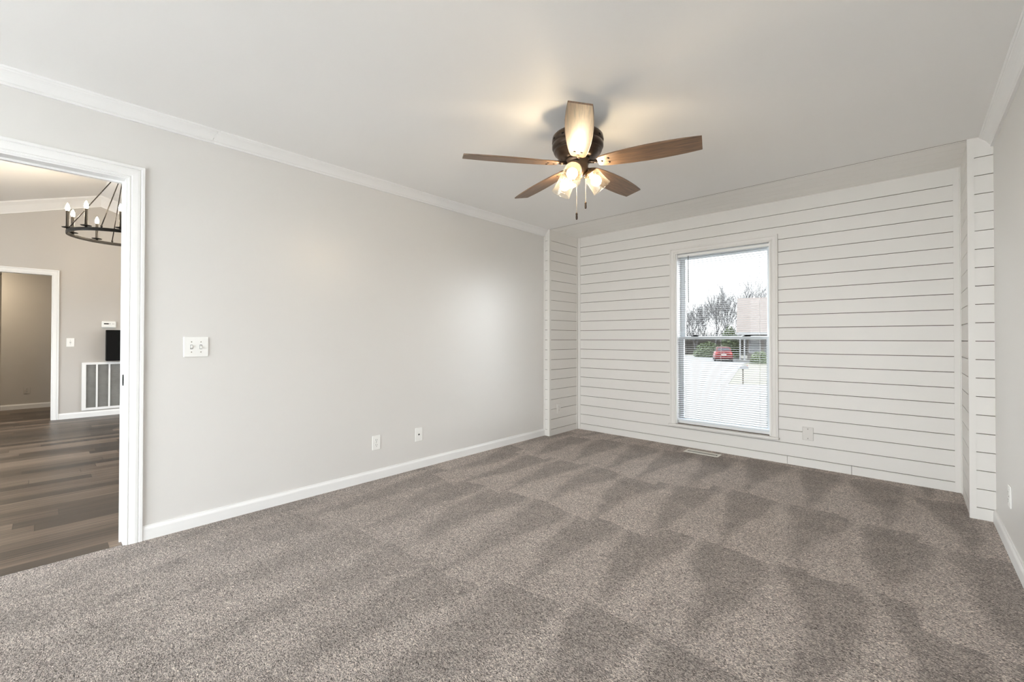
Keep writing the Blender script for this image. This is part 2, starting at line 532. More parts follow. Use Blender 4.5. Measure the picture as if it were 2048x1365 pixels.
# planked ceiling of the alcove with filled joints, trim strip first
b = MB()
ys = [YL + .0055, YL + .026]
b.box(XA, XB, ys[0], ys[1], ZC - .0015, ZC + .01)
b.box(XA, XB, YL + .0002, ys[0], ZC - .0005, ZC + .0125, 1); b.box(XA, XB, ys[1], ys[1] + .0045, ZC - .0005, ZC + .0125, 1)  # dark strips fill the joints flush, drawing the shadow line of unpainted edges
y0 = ys[1] + .0045
while y0 < YB + .01:
    y1 = min(y0 + PITCHB - .003, YB + .012)
    b.box(XA - .01, XB + .01, y0, y1, ZC - .002, ZC + .012)
    if y1 < YB: b.box(XA - .01, XB + .01, y1, y1 + .003, ZC - .0012, ZC + .0125, 2)
    y0 += PITCHB
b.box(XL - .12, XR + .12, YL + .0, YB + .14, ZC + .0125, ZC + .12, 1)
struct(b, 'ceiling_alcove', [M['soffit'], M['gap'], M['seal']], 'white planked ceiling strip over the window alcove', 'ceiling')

# vaulted ceiling of the next room
b = MB()
def vz(y): return RIDGE_Z - SLOPE * abs(y - RIDGE_Y)
for ya, yb_ in ((-2.6, RIDGE_Y), (RIDGE_Y, 4.3)):
    b.loft([[(x, ya, vz(ya)), (x, yb_, vz(yb_)), (x, yb_, vz(yb_) + .1), (x, ya, vz(ya) + .1)] for x in (HX1 - .1, HX0 + .005)])
struct(b, 'ceiling_hall', M['ceil'], 'vaulted white ceiling above the chandelier', 'ceiling')

# ------------------------------------------------------------------ walls
DY0, DY1, DZ = -.62, .302, 1.99          # doorway in the left wall
b = MB()
b.box(HX0, XL, DY1 + .015, YB + .14, 0, ZC)
b.box(HX0, XL, YR - .12, DY0 - .015, 0, ZC)
b.box(HX0, XL, DY0 - .015, DY1 + .015, DZ + .015, ZC)
struct(b, 'wall_left', M['wall'], 'long greige painted wall with the doorway', 'wall')
b = MB()
b.box(HX0, XL - .06, -2.6, 4.3, ZC, 3.3); b.box(HX0, XL - .06, YB + .14, 4.3, 0, ZC)
b.box(HX0, XL - .06, -2.6, YR - .12, 0, ZC)
struct(b, 'wall_hall_near', M['hallwall'], 'upper part of the dividing wall on its far side', 'wall')

b = MB(); b.box(XR, XR + .12, YR - .12, YB + .14, 0, ZC)
struct(b, 'wall_right', M['wall'], 'greige painted wall close beside the camera', 'wall')

PX0, PX1, PZ1 = -2.95, .15, 2.15         # unseen glazed door added behind the camera for daylight
b = MB()
b.box(XL, PX0, YR - .12, YR, 0, ZC); b.box(PX1, XR, YR - .12, YR, 0, ZC); b.box(PX0, PX1, YR - .12, YR, PZ1, ZC)
struct(b, 'wall_back', M['wall'], 'painted wall behind the camera with an added glazed door', 'wall')

WX0, WX1, WZ0, WZ1 = -1.822, -.947, .232, 2.032     # window opening
CX0, CX1, CZ0, CZ1 = -1.884, -.889, .205, 2.082     # casing outline

# shiplap wall: separate boards with open joints over brown sheathing
b = MB()
lines = [0.0] + [LINE0 + PITCHB * k for k in range(20)] + [ZC]
for k in range(len(lines) - 1):
    z0, z1 = lines[k] + (.0024 if k else 0), lines[k + 1] - (.0024 if k < len(lines) - 2 else 0)
    if z1 - z0 < .002: continue
    if z1 <= CZ0 or z0 >= CZ1:
        if k == 0:
            for xa, xb in ((XA, -.8185), (-.8155, -.3625), (-.3595, XB)):
                b.box(xa, xb, YB, YB + .012, z0, z1)
        else:
            b.box(XA, XB, YB, YB + .012, z0, z1)
    else:
        b.box(XA, CX0 + .03, YB, YB + .012, z0, z1); b.box(CX1 - .03, XB, YB, YB + .012, z0, z1)
        if z0 < CZ0: b.box(CX0 + .03, CX1 - .03, YB, YB + .012, z0, min(z1, CZ0 + .02))
        if z1 > CZ1: b.box(CX0 + .03, CX1 - .03, YB, YB + .012, max(z0, CZ1 - .03), z1)
for (xa, xb, za, zb) in ((XL, WX0, 0, ZC), (WX1, XR, 0, ZC), (WX0, WX1, 0, WZ0), (WX0, WX1, WZ1, ZC)):
    b.box(xa, xb, YB + .0125, YB + .14, za, zb, 1)
struct(b, 'wall_front', [M['ship'], M['gap']], 'white shiplap wall around the window', 'shiplap wall')

# alcove side walls / pilasters, boarded on the face and on the inner side
def pilaster(name, xo, xi, sgn, label):
    b = MB()
    # core
    b.box(xo, xi - sgn * .0125, YL + .0125, YB + .012, 0, ZC, 1)
    for k in range(len(lines) - 1):
        z0, z1 = lines[k] + (.0022 if k else 0), lines[k + 1] - (.0022 if k < len(lines) - 2 else 0)
        if z1 - z0 < .002: continue
        b.box(xo, xi - sgn * .014, YL, YL + .012, z0, z1)                 # face boards
        b.box(xi - sgn * .012, xi, YL + .01, YB - .0, z0, z1)             # side boards
    # corner bead
    b.box(xi - sgn * .027, xi + sgn * .0035, YL - .0035, YL + .026, 0, ZC)
    # inner corner strip
    b.box(xi, xi + sgn * .036, YB - .004, YB, 0, ZC)
    b.box(xi, xi + sgn * .004, YB - .034, YB, 0, ZC)
    return struct(b, name, [M['ship'], M['gap']], label, 'shiplap pilaster')
pilaster('wall_alcove_left', XL, XA, 1, 'narrow shiplap return at the left end of the alcove')
pilaster('wall_alcove_right', XR, XB, -1, 'shiplap return at the right end of the alcove')

# next room: far wall with a doorway, side walls, corridor
FDY0, FDY1, FDZ = -.82, .082, 1.985
b = MB()
def wall_x(bm, x0, x1, ya, yb_, za, mi=0):
    """piece of gable wall from za up to the vault"""
    cuts = [ya] + ([RIDGE_Y] if ya < RIDGE_Y < yb_ else []) + [yb_]
    for p, q in zip(cuts, cuts[1:]):
        bm.loft([[(x, p, za), (x, q, za), (x, q, vz(q) + .05), (x, p, vz(p) + .05)] for x in (x0, x1)], mi=mi)
wall_x(b, HX1 - .1, HX1, FDY1 + .012, 4.3, -.03)
wall_x(b, HX1 - .1, HX1, -2.6, FDY0 - .012, -.03)
wall_x(b, HX1 - .1, HX1, FDY0 - .012, FDY1 + .012, FDZ + .012)
struct(b, 'wall_hall_far', M['hallwall'], 'grey gable wall of the next room behind the chandelier', 'wall')
b = MB()
b.box(HX1 - .1, -7.6, -2.7, -2.6, -.03, 2.3); b.box(-4.2, HX0, -2.7, -2.6, -.03, 2.3); b.box(-7.6, -4.2, -2.7, -2.6, 2.0, 2.3); b.box(-7.6, -4.2, -2.7, -2.6, -.03, .3)
struct(b, 'wall_hall_left', M['hallwall'], 'grey side wall of the next room', 'wall')
HWX0, HWX1, HWZ0, HWZ1 = -7.2, -4.0, .5, 1.85
b = MB()
b.box(HX1 - .1, HWX0, 4.3, 4.4, -.03, 2.1); b.box(HWX1, HX0, 4.3, 4.4, -.03, 2.1)
b.box(HWX0, HWX1, 4.3, 4.4, -.03, HWZ0); b.box(HWX0, HWX1, 4.3, 4.4, HWZ1, 2.1)
struct(b, 'wall_hall_right', M['hallwall'], 'grey wall of the next room holding an added window', 'wall')
b = MB(); b.box(-10.47, -10.369, -.435, 1.2, -.03, 2.3)
struct(b, 'wall_corridor', M['corr'], 'taupe corridor wall seen through the far doorway', 'wall')
b = MB(); b.box(-10.47, HX1 - .1, 1.1, 1.2, -.03, 2.3); b.box(-11.6, -10.47, -.435, -.39, -.03, 2.3); b.box(-11.7, HX1 - .1, -1.75, -1.65, -.03, 2.3); b.box(-11.7, -11.6, -1.65, -.39, -.03, 2.3)
struct(b, 'wall_corridor_side', M['corr'], 'taupe side wall of the corridor', 'wall')
b = MB(); b.box(-11.7, HX1 - .1, -1.75, 1.2, 2.22, 2.32)
struct(b, 'ceiling_corridor', M['ceil'], 'low ceiling of the corridor', 'ceiling')
b = MB(); b.box(-11.7, -10.6, -1.75, 1.2, -.04, -.0016)
struct(b, 'floor_corridor', M['plank'], 'dark plank floor of the corridor', 'floor')

# ------------------------------------------------------------------ mouldings
def crown_prof(s=1.0):
    return [(0, -.0735), (.013, -.0735), (.0145, -.066), (.012, -.062), (.0175, -.058), (.020, -.053), (.024, -.046), (.030, -.037),
            (.0375, -.028), (.046, -.0205), (.051, -.017), (.0525, -.012), (.057, -.0105), (.0605, -.006), (.0605, 0), (0, 0)]

def crown(y0, y1, xw, sgn, sk0=0, sk1=0):
    b = MB()
    rings = []
    for y, sk in ((y0, sk0), (y1, sk1)):
        rings.append([(xw + sgn * d, y + sk * (d / .0605) + (.006 * math.sin(d * 220) if sk else 0), ZC + z) for d, z in crown_prof()])
    b.loft(rings)
    return b
struct(crown(YR, .690, XL, 1, 0, .03), 'trim_1', M['trim'], 'white crown moulding over the doorway, up to the crack', 'crown moulding')
struct(crown(.6925, YL, XL, 1, .03, 0), 'trim_2', M['trim'], 'white crown moulding on the left wall beyond the crack', 'crown moulding')
struct(crown(YR, YL, XR, -1), 'trim_3', M['trim'], 'white crown moulding on the right wall', 'crown moulding')

BBP = [(0, 0), (.013, 0), (.013, .062), (.011, .069), (.0075, .076), (.0065, .083), (0, .083)]
def base_y(y0, y1, xw, sgn):
    b = MB(); b.loft([[(xw + sgn * d, y, z - .004) for d, z in BBP] for y in (y0, y1)]); return b
struct(base_y(.378, YL, XL, 1), 'baseboard_left', M['trim'], 'white baseboard along the left wall', 'baseboard')
struct(base_y(YR, YL, XR, -1), 'baseboard_right', M['trim'], 'white baseboard along the right wall', 'baseboard')
struct(base_y(.155, 4.3, HX1, 1), 'baseboard_hall', M['trim'], 'white baseboard under the return air grille', 'baseboard')
struct(base_y(-.435, 1.1, -10.369, 1), 'baseboard_corridor', M['trim'], 'baseboard of the corridor wall', 'baseboard')
# thin quarter strips where pilasters meet the long walls
b = MB(); b.box(XL, XL + .016, YL - .006, YL, 0, ZC - .073)
struct(b, 'trim_4', M['ship'], 'thin strip between the left wall and the shiplap', 'trim')

# sloped crown of the next room's gable wall
b = MB()
def crown_h(ya, yb_):
    rings = []
    for y in (ya, yb_):
        z = vz(y)
        rings.append([(HX1 + d, y, z + dz) for d, dz in ((0, -.150), (.012, -.150), (.016, -.135), (.03, -.11), (.06, -.055), (.08, -.03), (.09, -.018), (.09, .02), (0, .02))])
    b.loft(rings)
crown_h(-2.6, RIDGE_Y); crown_h(RIDGE_Y, 4.3)
struct(b, 'trim_5', M['trim'], 'sloped white crown moulding of the vaulted room', 'crown moulding')

# ------------------------------------------------------------------ doorway casings
def casing_y(bm, xw, sgn, y0, y1, ztop, w, th=.016, both=True, floor=0.0):
    """moulded casing round an opening in a wall facing +x (sgn 1); y0<y1 opening, ztop opening head"""
    prof = [(0, 0), (0, th * .55), (w * .10, th * .62), (w * .16, th * .45), (w * .22, th * .72), (w * .55, th * .85), (w * .70, th * .80), (w * .74, th * .55), (w * .80, th), (w * .97, th), (w, th * .8), (w, 0)]
    def post(ye, dr):
        bm.loft([[(xw + sgn * t, ye + dr * o, floor) for o, t in prof], [(xw + sgn * t, ye + dr * o, ztop + o) for o, t in prof]])
    post(y1, 1)
    if both: post(y0, -1)
    bm.loft([[(xw + sgn * t, y0 - o, ztop + o) for o, t in prof], [(xw + sgn * t, y1 + o, ztop + o) for o, t in prof]])

root = tag(empty('door_1', (XL, -.16, 0)), 'white cased doorway in the left wall with no door leaf', 'doorway', kind='structure')
b = MB(); casing_y(b, XL, 1, DY0 - .0, DY1 + .010, DZ + .008, .070, .018)
b.build('casing', M['trim'], root)
b = MB()
b.box(HX0 - .002, XL + .003, DY1, DY1 + .02, 0, DZ + .02); b.box(HX0 - .002, XL + .003, DY0 - .02, DY0, 0, DZ + .02)
b.box(HX0 - .002, XL + .003, DY0, DY1, DZ, DZ + .02)
b.box(XL - .075, XL - .062, DY1 - .010, DY1, 0, DZ); b.box(XL - .0745, XL - .0625, DY0, DY1 - .0005, DZ - .010, DZ)
b.build('jamb', M['trim'], root)
b = MB()
b.lathe([(.0, -.002), (.030, -.002), (.032, 0), (.030, .004), (.012, .0045), (0, .003)], (XL - .030, DY1, .892), (0, -1, 0), 24)
b.xf(Matrix.Translation((XL - .03, DY1, .892)) @ Matrix.Diagonal((.42, 1, 1.0, 1)) @ Matrix.Translation((-XL + .03, -DY1, -.892)))
tag(b.build('strike_plate', M['black'], root), 'black oval latch plate')
b = MB(); casing_y(b, HX0, -1, DY0, DY1 + .01, DZ + .008, .070, .018)
b.build('casing', M['trim'], root)

root = tag(empty('door_2', (HX1, -.37, 0)), 'white cased opening to the corridor in the grey far wall', 'doorway', kind='structure')
b = MB(); casing_y(b, HX1, 1, FDY0, FDY1, FDZ, .072, .018)
b.build('casing', M['trim'], root)
b = MB()
b.box(HX1 - .1, HX1 + .002, FDY1, FDY1 + .018, 0, FDZ + .018); b.box(HX1 - .1, HX1 + .002, FDY0 - .018, FDY0, 0, FDZ + .018)
b.box(HX1 - .1, HX1 + .002, FDY0, FDY1, FDZ, FDZ + .018)
b.build('jamb', M['trim'], root)

# ------------------------------------------------------------------ window in the shiplap wall
root = tag(empty('window_1', (-1.385, YB, WZ0)), 'tall double sash window in the shiplap wall', 'window', kind='structure')
b = MB()
w_ = .064
cp = [(0, 0), (0, .012), (w_ * .12, .013), (w_ * .2, .010), (w_ * .35, .0145), (w_ * .7, .016), (w_ * .78, .020), (w_ * .97, .020), (w_, .016), (w_, 0)]
def wpost(xe, dr):
    b.loft([[(xe + dr * o, YB - t, .228) for o, t in cp], [(xe + dr * o, YB - t, WZ1 - .012 + o * .95) for o, t in cp]])
wpost(WX0, -1); wpost(WX1, 1)
b.loft([[(WX0 - o, YB - t, WZ1 - .012 + o * .95) for o, t in cp], [(WX1 + o, YB - t, WZ1 - .012 + o * .95) for o, t in cp]])
b.build('casing', M['ship'], root)
b = MB(); b.bbox(CX0 - .010, CX1 + .014, YB - .040, YB + .05, .205, .229, .006)
b.build('sill', M['ship'], root)
b = MB()   # jamb liner
b.box(WX0, WX0 + .010, YB, YB + .14, WZ0, WZ1); b.box(WX1 - .010, WX1, YB, YB + .14, WZ0, WZ1)
b.box(WX0, WX1, YB, YB + .14, WZ1 - .012, WZ1); b.box(WX0, WX1, YB + .05, YB + .14, WZ0 - .004, WZ0 + .03)
b.build('jamb_liner', M['trim'], root)
def sash(name, x0, x1, z0, z1, y0, y1, wl_, wr_, wb_, wt_):
    b = MB()
    b.bbox(x0, x0 + wl_, y0, y1, z0, z1, .003); b.bbox(x1 - wr_, x1, y0, y1, z0, z1, .003)
    b.bbox(x0 + wl_ - .004, x1 - wr_ + .004, y0 + .0008, y1 - .0008, z0 + .0003, z0 + wb_, .003); b.bbox(x0 + wl_ - .004, x1 - wr_ + .004, y0 + .0008, y1 - .0008, z1 - wt_, z1 - .0003, .003)
    s = b.build(name, M['vinyl'], root)
    p = MB(); ym = (y0 + y1) / 2
    p.box(x0 + wl_ - .002, x1 - wr_ + .002, ym - .002, ym + .002, z0 + wb_ - .002, z1 - wt_ + .002)
    p.build('pane', M['pane'], s)
    return s
sash('upper_sash', WX0 + .010, WX1 - .010, 1.118, WZ1 - .012, YB + .100, YB + .125, .052, .036, .034, .050)
low = sash('lower_sash', WX0 + .010, WX1 - .010, WZ0 + .028, 1.148, YB + .068, YB + .094, .046, .036, .034, .030)
for x in (-1.655, -1.165):
    b = MB()
    b.bbox(x - .035, x + .035, YB + .066, YB + .092, 1.147, 1.153, .002)
    b.lathe([(0, 0), (.017, 0), (.017, .008), (.010, .012), (0, .012)], (x, YB + .079, 1.152), (0, 0, 1), 16)
    b.tube([(x, YB + .077, 1.158), (x + .035, YB + .068, 1.160)], [.006, .004], 8)
    tag(b.build('sash_lock', M['black'], low), 'black cam lock on the meeting rail')
b = MB(); b.box(WX0 + .01, WX1 - .01, YB + .126, YB + .139, WZ0, WZ0 + .05); b.box(WX0 + .01, WX0 + .03, YB + .126, YB + .139, WZ0, WZ1); b.box(WX1 - .03, WX1 - .01, YB + .126, YB + .139, WZ0, WZ1)
b.build('outer_frame', M['vinyl'], root)
portal((-1.385, YB + .16, 1.13), (0, -1, 0), .9, 1.82)

# ------------------------------------------------------------------ mini blind
root = tag(empty('mini_blind', (-1.39, YB + .036, 2.0)), 'white mini blind hanging open inside the tall window', 'blind')
BX0, BX1, BY = WX0 + .013, -.978, YB + .032
b = MB(); b.bbox(WX0 + .011, WX1 - .011, BY - .014, BY + .014, 1.985, 2.012, .002)
b.build('headrail', M['plastic'], root)
z = 1.972
first = None
while z > .292:
    if first is None:
        b = MB()
        n_ = 5
        ring_t, ring_b = [], []
        for i in range(n_):
            s = -1 + 2 * i / (n_ - 1)
            ring_t.append((s * .0122, .0022 * (1 - s * s) + .0004)); ring_b.append((s * .0122, .0022 * (1 - s * s) - .0002))
        prof = [(d * .9925 - h * .122, h * .9925 + d * .122) for d, h in ring_t + ring_b[::-1]]   # room edge turned 7 degrees down
        b.loft([[(x, BY + d, z + h) for d, h in prof] for x in (BX0, BX1)])
        first = b.build('slat', M['slat'], root)
        z00 = z
    else:
        c = first.copy(); C.objects.link(c)
        c.location = (0, 0, z - z00)
    z -= .0207
b = MB(); b.bbox(WX0 + .011, WX1 - .012, BY - .012, BY + .012, .262, .280, .003)
b.build('bottom_rail', M['vinyl'], root)
for x in (-1.735, -1.385, -1.04):
    b = MB()
    for d in (-.0125, .0125):
        b.tube([(x, BY + d, 1.985), (x, BY + d, .28)], .0007, 5)
    b.build('ladder_cord', M['cord'], root)
b = MB(); b.tube([(-1.697, BY - .022, 1.990), (-1.697, BY - .024, 1.95), (-1.693, BY - .024, 1.50)], .0038, 8)
tag(b.build('tilt_wand', M['wand'], root), 'dark tilt wand')

# ------------------------------------------------------------------ unseen glazed door and next-room windows, added to let daylight in
root = tag(empty('door_added', (-1.5, YR, 0)), 'unseen wide patio door added behind the camera for daylight', 'patio door', kind='structure')
b = MB()
xm = (PX0 + PX1) / 2
for x0, x1 in ((PX0, PX0 + .06), (xm - .04, xm + .04), (PX1 - .06, PX1)):
    b.bbox(x0, x1, YR - .10, YR - .02, 0, PZ1)
b.bbox(PX0, PX1, YR - .10, YR - .02, PZ1 - .06, PZ1); b.bbox(PX0, PX1, YR - .10, YR - .02, 0, .08)
fr = b.build('frame', M['vinyl'], root)
for x0, x1 in ((PX0 + .05, xm - .03), (xm + .03, PX1 - .05)):
    b = MB(); b.box(x0, x1, YR - .062, YR - .058, .07, PZ1 - .05); b.build('pane', M['pane'], fr)
portal((xm, YR - .16, PZ1 / 2), (0, 1, 0), PX1 - PX0, PZ1)
root = tag(empty('window_added_right', (-5.6, 4.35, HWZ0)), 'unseen wide window added to light the next room from the right', 'window', kind='structure')  # added unseen window, on the side opposite the panel's shadow
b = MB()
for x0, x1 in ((HWX0, HWX0 + .06), (-5.63, -5.57), (HWX1 - .06, HWX1)):
    b.bbox(x0, x1, 4.32, 4.38, HWZ0, HWZ1)
b.bbox(HWX0, HWX1, 4.32, 4.38, HWZ1 - .05, HWZ1); b.bbox(HWX0, HWX1, 4.32, 4.38, HWZ0, HWZ0 + .05)
fr = b.build('frame', M['vinyl'], root)
for x0, x1 in ((HWX0 + .05, -5.62), (-5.58, HWX1 - .05)):
    b = MB(); b.box(x0, x1, 4.348, 4.352, HWZ0 + .04, HWZ1 - .04); b.build('pane', M['pane'], fr)
portal((-5.6, 4.43, (HWZ0 + HWZ1) / 2), (0, -1, 0), HWX1 - HWX0, HWZ1 - HWZ0)

root = tag(empty('window_added_left', (-5.9, -2.65, .3)), 'unseen wide window added in the far side wall to light the next room', 'window', kind='structure')  # second unseen window, added to brighten the next room
b = MB()
for x0, x1 in ((-7.6, -7.54), (-5.93, -5.87), (-4.26, -4.2)):
    b.bbox(x0, x1, -2.68, -2.62, .3, 2.0)
b.bbox(-7.6, -4.2, -2.68, -2.62, 1.95, 2.0); b.bbox(-7.6, -4.2, -2.68, -2.62, .3, .35)
fr = b.build('frame', M['vinyl'], root)
for x0, x1 in ((-7.55, -5.92), (-5.88, -4.25)):
    b = MB(); b.box(x0, x1, -2.652, -2.648, .34, 1.96); b.build('pane', M['pane'], fr)
portal((-5.9, -2.73, 1.15), (0, 1, 0), 3.4, 1.7)

# ------------------------------------------------------------------ ceiling fan
FX, FY, FZB = -1.395, 2.068, 2.118
root = tag(empty('ceiling_fan', (FX, FY, ZC)), 'bronze ceiling fan with five oak blades and three glass lights', 'ceiling fan')
b = MB(); b.lathe([(0, ZC), (.072, ZC), (.074, ZC - .008), (.070, ZC - .035), (.050, ZC - .055), (.030, ZC - .062), (.030, 2.288), (0, 2.288)], (FX, FY, 0), seg=40)
b.build('canopy', M['bronze'], root)
b = MB(); b.lathe([(0, 2.292), (.100, 2.292), (.132, 2.286), (.143, 2.274), (.145, 2.262), (.145, 2.240), (.141, 2.238), (.141, 2.234), (.145, 2.232), (.145, 2.214),
                   (.140, 2.204), (.134, 2.200), (.134, 2.196), (.137, 2.194), (.132, 2.184), (.124, 2.180), (.121, 2.176), (.110, 2.160), (.092, 2.148), (.070, 2.143), (0, 2.143)], (FX, FY, 0), seg=64)
hous = b.build('motor_housing', M['bronze'], root)
for k in range(12):
    b = MB(); b.bbox(.1405, .1462, -.008, .008, 2.246, 2.256, .001)
    b.xf(Matrix.Translation((FX, FY, 0)) @ Matrix.Rotation(2 * PI * k / 12, 4, 'Z'))
    b.build('vent_slot', M['black'], hous)
b = MB(); b.lathe([(0, 2.150), (.068, 2.150), (.070, 2.144), (.070, 2.128), (.064, 2.122), (.060, 2.118), (.058, 2.090), (.055, 2.080), (.042, 2.066), (.030, 2.052), (.024, 2.040), (.018, 2.034), (0, 2.032)], (FX, FY, 0), seg=40)
b.build('switch_housing', M['bronze2'], root)

PH0 = R(-55.04)
def fan_blade(k, lab):
    a = PH0 + k * 2 * PI / 5
    untilt = Matrix.Rotation(R(12.1), 4, 'X')
    sec = [(.118, .030), (.128, .040), (.165, .0495), (.22, .057), (.30, .0645), (.38, .0685), (.45, .0690), (.52, .0665), (.58, .0625), (.635, .0565), (.6535, .0540)]
    b = MB()
    rings = []
    for r, hw in sec:
        t = .0032
        rings.append([(r, -hw, -t), (r, -hw + .002, -t - .0008), (r, hw - .002, -t - .0008), (r, hw, -t), (r, hw, t), (r, hw - .002, t + .0008), (r, -hw + .002, t + .0008), (r, -hw, t)])
    b.loft(rings)
    bl = b.build('blade', M['blade'], root)
    bl.matrix_parent_inverse = Matrix.Identity(4)
    bl.location = (0, 0, FZB - ZC)
    bl.rotation_euler = (Matrix.Rotation(a, 4, 'Z') @ Matrix.Rotation(R(-12.1), 4, 'X')).to_euler()
    # blade iron on the top face, arm to the motor
    b = MB()
    b.loft([[(r, -w, .0045), (r, w, .0045), (r, w * .8, .0095), (r, -w * .8, .0095)] for r, w in ((.110, .016), (.130, .036), (.175, .040), (.215, .030), (.235, .012))])
    s = len(b.v)
    b.tube([(.052, 0, .012), (.075, 0, .006), (.095, 0, .002), (.120, 0, .008)], [.010, .010, .010, .010], 8)
    b.xf(untilt, s)
    b.build('blade_bracket', M['bronze'], bl)
    for (r, y) in ((.140, 0), (.178, .018), (.178, -.018)):
        b = MB(); b.lathe([(0, -.0030), (.0075, -.0036), (.0072, -.0058), (.004, -.0072), (0, -.0075)], (r, y, 0), seg=12)
        b.build('screw', M['bronze'], bl)
    return bl
for k in range(5): fan_blade(k, '')

# light kit: three arms, seeded glass shades and bulbs
for k in range(3):
    a = R(-72.2) + k * 2 * PI / 3
    ca, sa = math.cos(a), math.sin(a)
    def P(r, z): return (FX + r * ca, FY + r * sa, z)
    ax = (.643 * ca, .643 * sa, -.766)
    b = MB(); b.tube([P(.040, 2.098), P(.056, 2.096), P(.068, 2.086), P(.074, 2.074)], [.010, .010, .011, .012], 12)
    arm = b.build('light_arm', M['bronze2'], root)
    b = MB(); b.lathe([(0, -.014), (.020, -.014), (.024, -.008), (.042, -.002), (.044, .004), (.040, .008), (.022, .010), (.020, .026), (0, .026)], P(.072, 2.073), ax, 24)
    b.build('socket_cup', M['bronze2'], arm)
    b = MB(); b.lathe([(.036, .006), (.046, .012), (.0485, .020), (.0500, .050), (.0530, .085), (.0565, .108), (.0580, .112), (.0565, .1125), (.0545, .108), (.0510, .085), (.0480, .050), (.0465, .021), (.044, .014), (.036, .009)], P(.072, 2.073), ax, 40)
    b.build('glass_shade', M['shade'], arm)
    b = MB(); b.lathe([(.0005, .086), (.012, .084), (.022, .076), (.0285, .064), (.030, .054), (.0275, .044), (.020, .034), (.0135, .028), (.0005, .026)], P(.072, 2.073), ax, 24)
    b.build('bulb', M['bulb'], arm)
for (x, y, z0, z1, kind) in ((-1.396, 2.060, 2.040, 1.842, 0), (-1.362, 2.100, 2.072, 1.907, 1)):
    b = MB(); b.tube([(x, y, z0), (x, y, z1)], .0011, 6)
    for i in range(int((z0 - z1) / .006)):
        b.ellipsoid((x, y, z1 + i * .006), .0018, .0018, .0018, 6, 4)
    ch = b.build('pull_chain', M['chain'], root)
    b = MB(); b.lathe([(0, 0), (.003, 0), (.0055, -.004), (.0062, -.012), (.005, -.018), (.0062, -.024), (.0058, -.036), (.003, -.041), (0, -.041)], (x, y, z1), seg=12)
    b.build('pull_fob', M['bronze'], ch)

# ------------------------------------------------------------------ chandelier in the next room
HXC, HYC, HZC, HR = -6.40, .605, 2.225, .445
root = tag(empty('chandelier', (HXC, HYC, 3.16)), 'black iron ring chandelier with candle bulbs in the next room', 'chandelier')
b = MB()
n_ = 72
rings = []
for i in range(n_ + 1):
    a = 2 * PI * i / n_
    rings.append([(HXC + (HR + dr) * math.cos(a), HYC + (HR + dr) * math.sin(a), HZC + dz) for dr, dz in ((-.007, -.016), (.007, -.016), (.008, 0), (.007, .016), (-.007, .016), (-.008, 0))])
b.loft(rings, caps=False, smooth=False)
b.build('ring', M['iron'], root)
b = MB(); b.tube([(HXC, HYC, 3.14), (HXC, HYC, 3.0)], .006, 10)
b.lathe([(0, 3.165), (.06, 3.165), (.062, 3.150), (.03, 3.135), (0, 3.133)], (HXC, HYC, 0), seg=24)
b.lathe([(0, 3.01), (.02, 3.008), (.026, 2.99), (.02, 2.972), (0, 2.965)], (HXC, HYC, 0), seg=16)
b.build('canopy_stem', M['iron'], root)
for k in range(5):
    a = R(188 + 72 * k)
    x, y = HXC + HR * math.cos(a), HYC + HR * math.sin(a)
    b = MB(); b.tube([(HXC + .02 * math.cos(a), HYC + .02 * math.sin(a), 2.99), (x, y, HZC + .035)], .0048, 8)
    b.lathe([(0, .014), (.009, .016), (.007, .024), (.011, .030), (.007, .040), (0, .042)], (x, y, HZC), seg=10)
    b.build('support_rod', M['iron'], root)
for k in range(10):
    a = R(351 - 36.3 * k)
    x, y = HXC + HR * math.cos(a), HYC + HR * math.sin(a)
    b = MB(); b.lathe([(0, .014), (.010, .016), (.012, .024), (.040, .028), (.045, .033), (.040, .034), (.014, .036), (.0145, .046), (.0125, .050), (.0125, .200), (.010, .204), (0, .204)], (x, y, HZC), seg=16)
    cd = b.build('candle_holder', M['iron'], root)
    b = MB(); b.lathe([(.0005, .200), (.012, .206), (.017, .222), (.0165, .238), (.011, .258), (.004, .275), (.0005, .280)], (x, y, HZC), seg=14)
    b.build('bulb', M['candle_bulb'], cd)

# corridor ceiling lamp
root = tag(empty('ceiling_light', (-9.75, -.80, 2.22)), 'round warm ceiling lamp in the corridor above the door head', 'ceiling light')
b = MB(); b.lathe([(0, 0), (.13, 0), (.14, -.015), (.13, -.025), (0, -.025)], (-9.75, -.80, 2.22), seg=24); b.build('base', M['trim'], root)
b = MB(); b.lathe([(.12, -.025), (.115, -.05), (.08, -.075), (.001, -.085)], (-9.75, -.80, 2.22), seg=24); b.build('diffuser', emit('corridor lamp', (1, .84, .62), 80.0), root)

# ------------------------------------------------------------------ outlets, switches
def frame_of(o_, n_, up=Vector((0, 0, 1))):
    """local x = right when facing the wall, y = up, z = out of the wall"""
    n_ = Vector(n_); r_ = up.cross(n_)
    return Matrix.Translation(Vector(o_)) @ Matrix((r_, up, n_)).transposed().to_4x4()

def local(bm, mat): return bm.xf(mat)

